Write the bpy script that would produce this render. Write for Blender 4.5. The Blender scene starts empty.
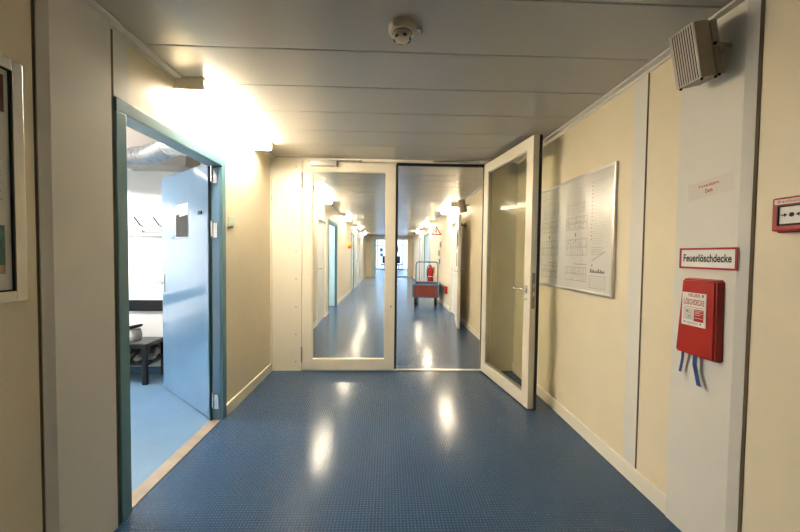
import bpy, bmesh, math, random
from mathutils import Vector, Matrix
random.seed(7)
S = bpy.context.scene
COL = S.collection
XL, XR, H, D = -1.31, 1.463, 2.4, 3.98
YB, YE = -7.5, 20.5
PI = math.pi

# ------------------------------------------------------------------ materials
def new_mat(name):
    m = bpy.data.materials.new(name); m.use_nodes = True
    nt = m.node_tree; b = nt.nodes['Principled BSDF']
    return m, nt, b

def paint(name, col, rough=0.5, metal=0.0, var=0.04, bump=0.02, scale=6.0, coat=0.0, spec=0.5, dirt=None):
    m, nt, b = new_mat(name)
    b.inputs['Roughness'].default_value = rough
    b.inputs['Metallic'].default_value = metal
    b.inputs['Coat Weight'].default_value = coat
    b.inputs['Coat Roughness'].default_value = 0.08
    b.inputs['Specular IOR Level'].default_value = spec
    tc = nt.nodes.new('ShaderNodeTexCoord')
    n = nt.nodes.new('ShaderNodeTexNoise'); n.inputs['Scale'].default_value = scale; n.inputs['Detail'].default_value = 4
    nt.links.new(tc.outputs['Object'], n.inputs['Vector'])
    r = nt.nodes.new('ShaderNodeValToRGB')
    r.color_ramp.elements[0].position = 0.3; r.color_ramp.elements[1].position = 0.7
    a = [max(0, c * (1 - var)) for c in col]; z = [min(1, c * (1 + var)) for c in col]
    r.color_ramp.elements[0].color = (*a, 1); r.color_ramp.elements[1].color = (*z, 1)
    nt.links.new(n.outputs['Fac'], r.inputs['Fac'])
    last = r.outputs['Color']
    if dirt:
        n2 = nt.nodes.new('ShaderNodeTexNoise'); n2.inputs['Scale'].default_value = 1.3; n2.inputs['Detail'].default_value = 9
        n2.inputs['Roughness'].default_value = 0.7
        nt.links.new(tc.outputs['Object'], n2.inputs['Vector'])
        r2 = nt.nodes.new('ShaderNodeValToRGB'); r2.color_ramp.elements[0].position = 0.56; r2.color_ramp.elements[1].position = 0.78
        r2.color_ramp.elements[0].color = (0, 0, 0, 1); r2.color_ramp.elements[1].color = (0.35, 0.35, 0.35, 1)
        nt.links.new(n2.outputs['Fac'], r2.inputs['Fac'])
        mx = nt.nodes.new('ShaderNodeMixRGB'); mx.inputs['Color2'].default_value = (*dirt, 1)
        nt.links.new(r2.outputs['Color'], mx.inputs['Fac']); nt.links.new(last, mx.inputs['Color1'])
        last = mx.outputs['Color']
    nt.links.new(last, b.inputs['Base Color'])
    if bump:
        n3 = nt.nodes.new('ShaderNodeTexNoise'); n3.inputs['Scale'].default_value = 90; n3.inputs['Detail'].default_value = 2
        nt.links.new(tc.outputs['Object'], n3.inputs['Vector'])
        bp = nt.nodes.new('ShaderNodeBump'); bp.inputs['Strength'].default_value = bump * 4; bp.inputs['Distance'].default_value = 0.001
        nt.links.new(n3.outputs['Fac'], bp.inputs['Height']); nt.links.new(bp.outputs['Normal'], b.inputs['Normal'])
    return m

def emit(name, col, strength):
    m, nt, b = new_mat(name)
    b.inputs['Base Color'].default_value = (0.9, 0.9, 0.88, 1)
    b.inputs['Emission Color'].default_value = (*col, 1)
    b.inputs['Emission Strength'].default_value = strength
    return m

def glass(name, tint, rough=0.0, ior=1.5):
    m, nt, b = new_mat(name)
    nt.nodes.remove(b)
    out = [n for n in nt.nodes if n.type == 'OUTPUT_MATERIAL'][0]
    t = nt.nodes.new('ShaderNodeBsdfTransparent'); t.inputs['Color'].default_value = (*tint, 1)
    g = nt.nodes.new('ShaderNodeBsdfGlossy'); g.inputs['Roughness'].default_value = rough
    fr = nt.nodes.new('ShaderNodeFresnel'); fr.inputs['IOR'].default_value = ior
    mx = nt.nodes.new('ShaderNodeMixShader')
    ge = nt.nodes.new('ShaderNodeNewGeometry'); iv = nt.nodes.new('ShaderNodeMath'); iv.operation = 'SUBTRACT'; iv.inputs[0].default_value = 1.0
    nt.links.new(ge.outputs['Backfacing'], iv.inputs[1])
    ml = nt.nodes.new('ShaderNodeMath'); ml.operation = 'MULTIPLY'
    nt.links.new(fr.outputs[0], ml.inputs[0]); nt.links.new(iv.outputs[0], ml.inputs[1])
    nt.links.new(ml.outputs[0], mx.inputs[0]); nt.links.new(t.outputs[0], mx.inputs[1]); nt.links.new(g.outputs[0], mx.inputs[2])
    nt.links.new(mx.outputs[0], out.inputs['Surface'])
    return m

def stud_floor(name):
    """blue raised pastille vinyl: oblong pips, alternating direction, as bump"""
    m, nt, b = new_mat(name)
    N = nt.nodes; L = nt.links
    tc = N.new('ShaderNodeTexCoord')
    sep = N.new('ShaderNodeSeparateXYZ')
    mp = N.new('ShaderNodeVectorMath'); mp.operation = 'SCALE'; mp.inputs['Scale'].default_value = 1 / 0.0175
    L.new(tc.outputs['Object'], mp.inputs[0]); L.new(mp.outputs[0], sep.inputs[0])
    def mth(op, a, c=None, v=None):
        n = N.new('ShaderNodeMath'); n.operation = op
        L.new(a, n.inputs[0]) if not isinstance(a, (int, float)) else setattr(n.inputs[0], 'default_value', a)
        if c is not None:
            L.new(c, n.inputs[1]) if not isinstance(c, (int, float)) else setattr(n.inputs[1], 'default_value', c)
        return n.outputs[0]
    x, y = sep.outputs['X'], sep.outputs['Y']
    fx = mth('SUBTRACT', mth('FRACT', x), 0.5); fy = mth('SUBTRACT', mth('FRACT', y), 0.5)
    par = mth('FLOORED_MODULO', mth('ADD', mth('FLOOR', x), mth('FLOOR', y)), 2.0)   # 0 or 1
    inv = mth('SUBTRACT', 1.0, par)
    u = mth('ADD', mth('MULTIPLY', fx, par), mth('MULTIPLY', fy, inv))
    v = mth('ADD', mth('MULTIPLY', fy, par), mth('MULTIPLY', fx, inv))
    eu = mth('POWER', mth('DIVIDE', mth('ABSOLUTE', u), 0.62), 2.0)
    ev = mth('POWER', mth('DIVIDE', mth('ABSOLUTE', v), 0.27), 2.0)
    e = mth('SUBTRACT', 1.0, mth('ADD', eu, ev))
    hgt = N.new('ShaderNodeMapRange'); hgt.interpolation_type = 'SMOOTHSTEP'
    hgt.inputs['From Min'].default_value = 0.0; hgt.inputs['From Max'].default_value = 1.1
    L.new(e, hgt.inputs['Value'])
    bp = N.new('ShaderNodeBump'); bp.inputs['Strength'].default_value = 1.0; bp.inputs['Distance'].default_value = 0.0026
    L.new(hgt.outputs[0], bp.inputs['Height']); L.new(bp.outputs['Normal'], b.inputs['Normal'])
    mx = N.new('ShaderNodeMixRGB'); mx.inputs['Color1'].default_value = (0.022, 0.066, 0.146, 1); mx.inputs['Color2'].default_value = (0.058, 0.125, 0.225, 1)  # lighter pip tops: glints painted into the base colour
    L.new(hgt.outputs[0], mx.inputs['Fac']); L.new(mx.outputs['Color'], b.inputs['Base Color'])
    b.inputs['Roughness'].default_value = 0.17
    b.inputs['Specular IOR Level'].default_value = 0.42
    return m

M = {}
M['cream'] = paint('cream_panel', (0.82, 0.725, 0.525), 0.42, var=0.02, dirt=(0.66, 0.57, 0.42))
M['cream_lt'] = paint('ivory_enamel', (0.86, 0.81, 0.68), 0.33, var=0.015)
M['grey_lt'] = paint('grey_white_panel', (0.76, 0.735, 0.665), 0.4, var=0.015)
M['ceil'] = paint('ceiling_enamel', (0.50, 0.485, 0.45), 0.27, var=0.03, scale=1.5, spec=0.7)
M['seam'] = paint('dark_seam', (0.12, 0.085, 0.045), 0.8)
M['gasket'] = paint('black_rubber', (0.012, 0.012, 0.012), 0.6)
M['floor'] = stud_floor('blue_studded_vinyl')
M['rfloor'] = paint('pale_blue_vinyl', (0.17, 0.30, 0.45), 0.32, var=0.06, scale=3, dirt=(0.24, 0.36, 0.48))
M['white'] = paint('white_wall', (0.86, 0.85, 0.82), 0.55, var=0.01)
M['beam'] = paint('beige_grey_beam', (0.50, 0.44, 0.38), 0.6)
M['sill'] = paint('beige_sill', (0.40, 0.325, 0.235), 0.5, var=0.16, scale=9, dirt=(0.2, 0.16, 0.12))
M['teal'] = paint('teal_grey_steel', (0.13, 0.29, 0.33), 0.38, var=0.04)
M['blue'] = paint('pale_blue_gloss', (0.17, 0.315, 0.48), 0.12, var=0.06, scale=2.2, coat=0.6, bump=0)
M['alu'] = paint('brushed_aluminium', (0.56, 0.55, 0.52), 0.3, metal=0.9, var=0.03)
M['chrome'] = paint('chrome', (0.78, 0.78, 0.78), 0.14, metal=1.0, var=0.01, bump=0)
M['galv'] = paint('foil_duct', (0.50, 0.49, 0.47), 0.33, metal=0.7, var=0.2, scale=25)
M['steel'] = paint('worn_steel', (0.34, 0.31, 0.27), 0.45, metal=0.6, var=0.2, scale=30)
M['black'] = paint('black_plastic', (0.006, 0.006, 0.007), 0.5, spec=0.3)
M['dark'] = paint('dark_grey', (0.02, 0.02, 0.023), 0.5, spec=0.3)
M['bench'] = paint('charcoal_bench', (0.006, 0.006, 0.007), 0.4, spec=0.3)
M['benchtop'] = paint('grey_bench_board', (0.10, 0.10, 0.10), 0.3)
M['navy'] = paint('navy_skirting', (0.06, 0.13, 0.22), 0.4)
M['red'] = paint('red_plastic', (0.42, 0.013, 0.010), 0.33, var=0.03)
M['signred'] = paint('sign_red', (0.46, 0.02, 0.02), 0.4, var=0.01)
M['paper'] = paint('white_paper', (0.84, 0.82, 0.78), 0.45, var=0.01, bump=0)
M['plan'] = paint('plan_sheet', (0.68, 0.665, 0.62), 0.25, var=0.015, bump=0)
M['ink'] = paint('grey_ink', (0.17, 0.16, 0.155), 0.6, bump=0)
M['inkf'] = paint('faint_ink', (0.38, 0.37, 0.35), 0.6, bump=0)
M['type'] = paint('black_ink', (0.012, 0.012, 0.012), 0.5, bump=0)
M['strap'] = paint('blue_webbing', (0.01, 0.06, 0.22), 0.6, var=0.1, scale=60)
M['sticker'] = paint('clear_sticker', (0.765, 0.725, 0.665), 0.12, var=0.01, bump=0)
M['brown'] = paint('brown_print', (0.085, 0.035, 0.025), 0.5)
M['green'] = paint('map_green', (0.06, 0.16, 0.12), 0.5, var=0.5, scale=25)
M['tan'] = paint('map_tan', (0.45, 0.32, 0.15), 0.5, var=0.3, scale=30)
M['spk'] = paint('beige_metal', (0.46, 0.385, 0.30), 0.45, metal=0.0)
M['spkw'] = paint('cream_grille', (0.72, 0.68, 0.58), 0.4)
M['boxred'] = paint('brown_red_panel', (0.17, 0.032, 0.02), 0.5, var=0.15)
M['cart'] = paint('cart_blue', (0.02, 0.15, 0.30), 0.4)
M['orange'] = paint('orange_plastic', (0.85, 0.20, 0.03), 0.4)
M['paleteal'] = paint('pale_aqua_door', (0.56, 0.70, 0.70), 0.3)
M['greydoor'] = paint('white_door', (0.78, 0.79, 0.76), 0.35)
M['switch'] = paint('greenish_white_plastic', (0.60, 0.70, 0.56), 0.4)
M['ivory'] = paint('ivory_plastic', (0.62, 0.54, 0.42), 0.45)
M['cloth'] = paint('grey_cloth', (0.42, 0.40, 0.38), 0.8, var=0.3, scale=40)
M['shoe'] = paint('silver_shoe', (0.26, 0.24, 0.22), 0.35, metal=0.3, var=0.35, scale=30)
M['lampface'] = emit('warm_tube_diffuser', (1.0, 0.86, 0.67), 15.5)
M['filllamp'] = emit('added_fill_tube', (0.72, 0.87, 1.0), 26.0)  # emitter of the two added lamps, side room and hall
M['roomlamp'] = emit('cool_tube_diffuser', (1.0, 0.97, 0.93), 30.0)
M['glassL'] = glass('clear_glass', (0.955, 0.965, 0.96))
M['glassR'] = glass('greenish_glass', (0.945, 0.955, 0.915), 0.0, 1.1)
M['glassW'] = glass('window_glass', (0.93, 0.97, 1.0))

# ------------------------------------------------------------------ geometry helpers
class MB:
    def __init__(s): s.v = []; s.f = []; s.m = []; s.cur = 0
    def slot(s, i): s.cur = i; return s
    def add(s, vs, fs):
        o = len(s.v); s.v += [Vector(v) for v in vs]
        for f in fs: s.f.append([i + o for i in f]); s.m.append(s.cur)
        return s
    def box(s, x0, x1, y0, y1, z0, z1, b=0.0, mat=None):
        bm = bmesh.new(); bmesh.ops.create_cube(bm, size=1)
        for v in bm.verts:
            v.co = Vector(((x0 + x1) / 2 + v.co.x * (x1 - x0), (y0 + y1) / 2 + v.co.y * (y1 - y0), (z0 + z1) / 2 + v.co.z * (z1 - z0)))
        if b: bmesh.ops.bevel(bm, geom=bm.edges[:], offset=b, segments=2, affect='EDGES', profile=0.6)
        if mat is not None: bmesh.ops.transform(bm, matrix=mat, verts=bm.verts)
        bm.verts.index_update()
        s.add([v.co.copy() for v in bm.verts], [[v.index for v in f.verts] for f in bm.faces]); bm.free(); return s
    def tube(s, pts, r, n=10, cap=True):
        pts = [Vector(p) for p in pts]
        rs = r if isinstance(r, (list, tuple)) else [r] * len(pts)
        rings = []; prev = None
        for i, p in enumerate(pts):
            t = (pts[min(i + 1, len(pts) - 1)] - pts[max(i - 1, 0)]).normalized()
            if prev is None:
                a = Vector((0, 0, 1)) if abs(t.z) < 0.9 else Vector((1, 0, 0))
            else: a = prev
            u = (a - t * a.dot(t)).normalized(); w = t.cross(u); prev = u
            rings.append([p + (u * math.cos(2 * PI * k / n) + w * math.sin(2 * PI * k / n)) * rs[i] for k in range(n)])
        vs = [v for ring in rings for v in ring]; fs = []
        for i in range(len(pts) - 1):
            for k in range(n):
                fs.append([i * n + k, i * n + (k + 1) % n, (i + 1) * n + (k + 1) % n, (i + 1) * n + k])
        if cap: fs.append(list(range(n))[::-1]); fs.append([(len(pts) - 1) * n + k for k in range(n)])
        return s.add(vs, fs)
    def lathe(s, prof, c, axis='Z', n=24):
        vs = []; fs = []
        for (r, h) in prof:
            for k in range(n):
                a = 2 * PI * k / n; p = (r * math.cos(a), r * math.sin(a), h)
                if axis == 'X': p = (p[2], p[0], p[1])
                if axis == 'Y': p = (p[0], p[2], p[1])
                vs.append(Vector(p) + Vector(c))
        for i in range(len(prof) - 1):
            for k in range(n): fs.append([i * n + k, i * n + (k + 1) % n, (i + 1) * n + (k + 1) % n, (i + 1) * n + k])
        fs.append(list(range(n))[::-1]); fs.append([(len(prof) - 1) * n + k for k in range(n)])
        return s.add(vs, fs)
    def loft(s, rings, cap=True):
        n = len(rings[0]); vs = [v for r in rings for v in r]; fs = []
        for i in range(len(rings) - 1):
            for k in range(n): fs.append([i * n + k, i * n + (k + 1) % n, (i + 1) * n + (k + 1) % n, (i + 1) * n + k])
        if cap: fs.append(list(range(n))[::-1]); fs.append([(len(rings) - 1) * n + k for k in range(n)])
        return s.add(vs, fs)
    def frame(s, a0, a1, z0, z1, w, t0, t1, ax='Y', wb=None, wt=None):
        """rectangular picture-frame: along ax, thickness along other axis"""
        wb = w if wb is None else wb; wt = w if wt is None else wt
        def bx(p0, p1, q0, q1):
            if ax == 'Y': s.box(t0, t1, p0, p1, q0, q1, 0.002)
            else: s.box(p0, p1, t0, t1, q0, q1, 0.002)
        bx(a0, a0 + w, z0, z1); bx(a1 - w, a1, z0, z1)
        bx(a0 + w, a1 - w, z0, z0 + wb); bx(a0 + w, a1 - w, z1 - wt, z1)
        return s
    def build(s, name, mats, parent=None, local=False, smooth=False):
        me = bpy.data.meshes.new(name)
        off = Vector((0, 0, 0))
        if parent is not None and not local:
            p = parent
            while p is not None: off += p.location; p = p.parent
        me.from_pydata([tuple(v - off) for v in s.v], [], s.f)
        bm = bmesh.new(); bm.from_mesh(me); bmesh.ops.recalc_face_normals(bm, faces=bm.faces); bm.to_mesh(me); bm.free()
        if not isinstance(mats, (list, tuple)): mats = [mats]
        for m in mats: me.materials.append(m)
        for i, p in enumerate(me.polygons):
            p.material_index = min(s.m[i], len(mats) - 1)
            p.use_smooth = smooth
        if smooth:
            try: me.set_sharp_from_angle(angle=math.radians(42))
            except Exception: pass
        o = bpy.data.objects.new(name, me); COL.objects.link(o)
        if parent is not None: o.parent = parent
        return o

def tag(o, label=None, cat=None, group=None, kind=None):
    if label: o['label'] = label
    if cat: o['category'] = cat
    if group: o['group'] = group
    if kind: o['kind'] = kind
    return o
def empty(name, loc, label=None, cat=None, group=None, kind=None):
    o = bpy.data.objects.new(name, None); COL.objects.link(o); o.location = loc; o.empty_display_size = 0.1
    return tag(o, label, cat, group, kind)
def struct(name, mb, mat, label, cat): return tag(mb.build(name, mat), label, cat, kind='structure')
def copy_tree(o, parent=None):
    c = o.copy(); COL.objects.link(c); c.parent = parent
    for ch in list(o.children): copy_tree(ch, c)
    return c

def text_mesh(name, body, mat, parent, origin, ux, uy, height, width=None, bold=0.0, local=False, depth=0.0004, align='CENTER'):
    """real lettering: origin = centre of the line, ux = reading direction, uy = up"""
    cu = bpy.data.curves.new(name, 'FONT'); cu.body = body; cu.size = 1.0; cu.align_x = align; cu.offset = bold
    to = bpy.data.objects.new('tmp_text', cu); COL.objects.link(to)
    dg = bpy.context.evaluated_depsgraph_get(); dg.update()
    me = bpy.data.meshes.new_from_object(to.evaluated_get(dg))
    bpy.data.objects.remove(to); bpy.data.curves.remove(cu)
    xs = [v.co.x for v in me.vertices]; ys = [v.co.y for v in me.vertices]
    cx, cy = (min(xs) + max(xs)) / 2, (min(ys) + max(ys)) / 2
    sy = height / (max(ys) - min(ys)); sx = sy if width is None else width / (max(xs) - min(xs))
    ux = Vector(ux).normalized(); uy = Vector(uy).normalized(); off = Vector((0, 0, 0))
    if not local:
        p = parent
        while p is not None: off += p.location; p = p.parent
    for v in me.vertices:
        v.co = Vector(origin) + ux * (v.co.x - cx) * sx + uy * (v.co.y - cy) * sy - off
    me.name = name; me.materials.clear(); me.materials.append(mat)
    o = bpy.data.objects.new(name, me); COL.objects.link(o); o.parent = parent
    return o

# ------------------------------------------------------------------ the shell
def wall_y(name, x0, x1, y0, y1, ztop, holes, mat, label, z0=0.0):
    """wall running along Y with door openings (ya, yb, top)"""
    mb = MB(); y = y0
    for (a, b, t) in sorted(holes):
        mb.box(x0, x1, y, a, z0, ztop); mb.box(x0, x1, a, b, t, ztop); y = b
    mb.box(x0, x1, y, y1, z0, ztop)
    return struct(name, mb, mat, label, 'wall')

T = 0.09
D1 = (1.755, 2.84, 2.06)          # near left door opening
D4 = (7.75, 9.02, 2.08); D5 = (12.45, 13.5, 2.08)
D3 = (6.50, 7.42, 2.02); D6 = (14.5, 16.3, 2.08)
wall_y('wall_left', XL - T, XL, YB, YE, H, [D1, D3, D4, D5, D6], M['cream'], 'long cream panel wall on the left of the corridor', )
D7 = (7.18, 8.12, 2.08); D8 = (12.2, 14.2, 2.1); D9 = (15.0, 16.2, 2.08)
wall_y('wall_right', XR, XR + T, YB, YE, H, [D7, D8, D9], M['cream'], 'long cream panel wall on the right of the corridor')
struct('wall_back', MB().box(XL - T, XR + T, YB - T, YB, 0, H), M['cream'], 'cream wall closing the corridor behind the viewer', 'wall')

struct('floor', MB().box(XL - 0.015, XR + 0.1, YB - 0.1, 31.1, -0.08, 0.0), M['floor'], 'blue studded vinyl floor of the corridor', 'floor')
# ceiling: metal planks running across the corridor
P = 0.405; y = 1.477 - P * 23
cb = MB()
while y < YE + 0.2:
    cb.box(XL - T, XR + T, y + 0.0025, y + P - 0.0025, H, H + 0.03, 0.005)
    y += P
cb.box(XL - T, XR + T, YB - T, YE + 0.4, H + 0.012, H + 0.05)
struct('ceiling', cb, M['ceil'], 'grey enamelled metal plank ceiling of the corridor', 'ceiling')
# ceiling edge angles
tr = MB(); tr.box(XR - 0.052, XR, YB, D, H - 0.010, H + 0.001, 0.002); tr.box(XR - 0.012, XR, YB, D, H - 0.024, H, 0.002)
struct('trim_1', tr, M['grey_lt'], 'narrow angle strip where ceiling meets right wall', 'trim')
tr = MB(); tr.box(XL, XL + 0.052, YB, D, H - 0.010, H + 0.001, 0.002); tr.box(XL, XL + 0.012, YB, D, H - 0.024, H, 0.002)
struct('trim_2', tr, M['grey_lt'], 'narrow angle strip where ceiling meets left wall', 'trim')
tr = MB(); tr.box(XR - 0.04, XR, D + 0.07, YE, H - 0.02, H, 0.002); struct('trim_3', tr, M['grey_lt'], 'ceiling edge strip on right beyond the glass doors', 'trim')
tr = MB(); tr.box(XL, XL + 0.04, D + 0.07, YE, H - 0.02, H, 0.002); struct('trim_4', tr, M['grey_lt'], 'ceiling edge strip on left beyond the glass doors', 'trim')
# column cover panels at the module joint
def column(name, x, sgn, y0, y1, label):
    # sgn = +1 wall on the left (face looks +X)
    prof = [(x, y0 - 0.038), (x + sgn * 0.004, y0 - 0.040), (x + sgn * 0.016, y0), (x + sgn * 0.016, y1), (x, y1)]
    mb = MB(); mb.add([(a, b, 0) for a, b in prof] + [(a, b, H - 0.003) for a, b in prof],
           [[0, 1, 6, 5], [1, 2, 7, 6], [2, 3, 8, 7], [3, 4, 9, 8], [0, 4, 3, 2, 1], [5, 6, 7, 8, 9], [0, 5, 9, 4]])
    struct(name, mb, M['grey_lt'], label, 'column panel')
column('trim_5', XL, 1, 1.402, 1.700, 'flat grey-white cover panel beside the notice board')
column('trim_6', XR, -1, 1.408, 1.722, 'flat grey-white column panel that carries the red fire blanket box')
for i, (x0, x1, y0, y1, lb) in enumerate([
        (XL - 0.001, XL + 0.001, 1.352, 1.362, 'dark joint left of the grey-white cover panel near the notice board'),
        (XL - 0.001, XL + 0.004, 1.700, 1.730, 'dark joint between cover panel and blue door frame'),
        (XR - 0.003, XR + 0.001, 1.354, 1.368, 'dark joint between column panel and wall with red call point'),
        (XR - 0.004, XR + 0.001, 1.960, 1.968, 'thin dark joint in the right wall between plan board and column')]):
    struct('trim_%d' % (7 + i), MB().box(x0, x1, y0, y1, 0.0 if i != 3 else 0.1, H - 0.01), M['seam'], lb, 'joint')
struct('trim_11', MB().box(XR - 0.004, XR, 1.968, 2.075, 0.1, H - 0.01, 0.001), M['grey_lt'], 'pale cover strip on right wall next to the plan board', 'trim')
struct('trim_12', MB().box(XL, XL + 0.004, 1.731, 1.83, 2.075, H - 0.01, 0.001), M['grey_lt'], 'short pale cover strip above left corner of blue door frame', 'trim')
# corner screw strip at left partition corner
mb = MB().box(XL, XL + 0.012, D - 0.035, D - 0.004, 0.0, H - 0.015, 0.002)
for k in range(8): mb.lathe([(0.006, 0), (0.006, 0.004), (0.002, 0.006)], (XL + 0.012, D - 0.02, 0.12 + 0.31 * k), 'X', 8)
struct('trim_13', mb, M['cream_lt'], 'screwed corner strip where left wall meets the glass partition', 'trim')
# baseboards
def base(name, x, sgn, segs, label):
    mb = MB()
    for a, b in segs:
        x0, x1 = sorted((x, x + sgn * 0.013)); mb.box(x0, x1, a, b, 0.0, 0.095, 0.003)
    struct(name, mb, M['cream_lt'], label, 'baseboard')
base('baseboard_left', XL, 1, [(YB, 1.345), (2.865, D - 0.036)], 'cream baseboard along left wall beside the blue door')
base('baseboard_right', XR, -1, [(YB, 1.35), (1.724, D)], 'cream baseboard along right wall below the plan board')
base('baseboard_left_far', XL, 1, [(D + 0.07, 6.45), (7.47, 7.70), (9.07, 12.4), (13.55, 14.45), (16.35, YE)], 'cream baseboard on left beyond the glass doors')
base('baseboard_right_far', XR, -1, [(D + 0.07, 7.13), (8.17, 12.15), (14.25, 14.95), (16.25, YE)], 'cream baseboard on right beyond the glass doors')

# partition: filler panels + header
mb = MB().box(XL, -0.972, D, D + 0.07, 0, H)
struct('wall_partition_left', mb, M['cream_lt'], 'narrow ivory filler panel left of the closed glass door', 'wall')
sc = MB()
for k in range(8):
    sc.lathe([(0.0065, 0), (0.0065, -0.003), (0.003, -0.0045)], (-1.035, D, 0.105 + 0.313 * k), 'Y', 10)
struct('trim_14', sc, M['steel'], 'vertical row of screw heads on the ivory filler panel', 'screws')
mb = MB().box(1.155, XR, D, D + 0.07, 0, H); 
struct('wall_partition_right', mb, M['cream_lt'], 'ivory filler panel behind the open glass door', 'wall')
struct('trim_15', MB().box(-0.972, 1.155, D - 0.004, D + 0.07, 2.368, H, 0.002), M['cream_lt'], 'ivory header above the pair of glass doors', 'trim')
struct('trim_16', MB().box(0.09, 1.09, D - 0.002, D + 0.05, 0.0, 0.007, 0.002).box(-0.97, 0.09, D - 0.002, D + 0.05, 0.0, 0.004), M['alu'], 'thin metal threshold strip under the glass doors', 'threshold')
struct('trim_17', MB().box(XL - T, XL - 0.005, 1.80, 2.80, -0.004, 0.006, 0.002), M['sill'], 'worn beige threshold strip of the blue door', 'threshold')

# ------------------------------------------------------------------ glass double door
d2 = empty('door_2', (0.09, D, 0), 'pair of ivory framed glass doors, left leaf closed, right leaf swung open', 'glass door', kind='structure')
fr = MB().box(1.085, 1.155, D + 0.002, D + 0.068, 0, 2.368, 0.002)
fr.build('door_frame', M['cream_lt'], d2)
gs = MB().box(0.080, 0.106, D + 0.004, D + 0.03, 0.02, 2.352).box(0.09, 1.085, D + 0.002, D + 0.03, 2.338, 2.366).box(1.077, 1.086, D + 0.006, D + 0.03, 0.02, 2.35)
tag(gs.build('seal', M['gasket'], d2), 'black rubber seal around the opening')

# left closed leaf
LW0, LW1, LZ0, LZ1 = -0.966, 0.080, 0.012, 2.356
lf = MB().frame(LW0, LW1, LZ0, LZ1, 0.108, D - 0.002, D + 0.055, 'X', wb=0.115, wt=0.095)
leafL = lf.build('door_leaf', M['cream_lt'], d2)
MB().box(LW0 + 0.1, LW1 - 0.1, D + 0.022, D + 0.028, 0.12, 2.27).build('glass_pane', M['glassL'], leafL)
MB().frame(LW0 + 0.108, LW1 - 0.108, 0.127, 2.261, 0.010, D + 0.004, D + 0.045, 'X').build('glazing_bead', M['cream_lt'], leafL)
for z in (2.15, 0.19):
    hg = MB().tube([(LW0 - 0.003, D - 0.008, z - 0.085), (LW0 - 0.003, D - 0.008, z + 0.085)], 0.0075, 10)
    hg.build('hinge', M['steel'], d2, smooth=True)
MB().lathe([(0.011, 0), (0.011, -0.006), (0.006, -0.008)], (LW1 - 0.045, D - 0.002, 0.74), 'Y', 14).build('lock_cylinder', M['chrome'], leafL, smooth=True)
tag(MB().box(LW0 + 0.09, LW0 + 0.385, D - 0.056, D - 0.002, 2.305, 2.363, 0.004).build('door_closer', M['alu'], d2), 'silver door closer on the closed leaf')
MB().tube([(LW0 + 0.33, D - 0.03, 2.367), (-0.41, D - 0.028, 2.370), (-0.32, D - 0.01, 2.372)], 0.007, 8).box(-0.34, -0.30, D - 0.02, D - 0.003, 2.362, 2.382, 0.002).build('closer_arm', M['steel'], d2)

# right open leaf (built closed in its own frame, then swung)
leafR = MB().frame(-1.03, 0.0, LZ0, LZ1, 0.108, 0.0, 0.055, 'X', wb=0.115, wt=0.095).build('door_leaf', M['cream_lt'], d2, local=True)
leafR.location = (1.133 - 0.09, -0.004, 0); leafR.rotation_euler = (0, 0, math.radians(97.7))
def sub(mb, n, m, sm=False): return mb.build(n, m, leafR, local=True, smooth=sm)
sub(MB().box(-0.93, -0.10, 0.022, 0.028, 0.12, 2.27), 'glass_pane', M['glassR'])
sub(MB().frame(-0.922, -0.108, 0.127, 2.261, 0.010, 0.008, 0.048, 'X'), 'glazing_bead', M['alu'])
tag(sub(MB().box(-1.036, -1.010, -0.024, 0.0, 0.0, LZ1 + 0.004).box(-1.03, 0, -0.009, 0.0, LZ1 - 0.012, LZ1 + 0.004), 'seal', M['gasket']), 'black rubber seal strip')
sub(MB().box(-1.03, 0, 0.012, 0.043, 0.003, 0.012), 'bottom_seal', M['gasket'])
tag(sub(MB().box(-1.0345, -1.029, 0.014, 0.041, 0.885, 1.19, 0.001), 'lock_plate', M['steel']), 'brown metal lock plate in the door edge')
sub(MB().box(-1.036, -1.034, 0.02, 0.034, 0.99, 1.03).box(-1.036, -1.034, 0.02, 0.034, 1.06, 1.10), 'latch', M['chrome'])
sub(MB().tube([(-0.975, 0.055, 1.045), (-0.975, 0.100, 1.045), (-0.965, 0.108, 1.045), (-0.845, 0.108, 1.047)], 0.0095, 10)
    .box(-0.990, -0.960, 0.053, 0.062, 1.012, 1.078, 0.003), 'handle', M['chrome'], True)
sub(MB().tube([(-0.975, 0.0, 1.045), (-0.975, -0.045, 1.045), (-0.965, -0.053, 1.045), (-0.845, -0.053, 1.047)], 0.0095, 10)
    .box(-0.990, -0.960, -0.007, 0.001, 1.012, 1.078, 0.003), 'handle', M['chrome'], True)
sub(MB().lathe([(0.010, 0), (0.010, 0.007), (0.005, 0.009)], (-0.975, 0.055, 0.96), 'Y', 12), 'lock_cylinder', M['chrome'], True)
for z in (2.15, 0.19):
    MB().tube([(1.157, D - 0.008, z - 0.085), (1.157, D - 0.008, z + 0.085)], 0.0075, 10).build('hinge', M['steel'], d2, smooth=True)
# closer rail and arm of the open leaf
tag(MB().box(0.50, 1.02, D - 0.022, D - 0.004, 2.377, 2.394, 0.002).tube([(0.80, D - 0.016, 2.372), (1.10, D - 0.19, 2.371)], 0.006, 8).build('guide_rail', M['alu'], d2), 'aluminium guide rail under the header')

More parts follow.
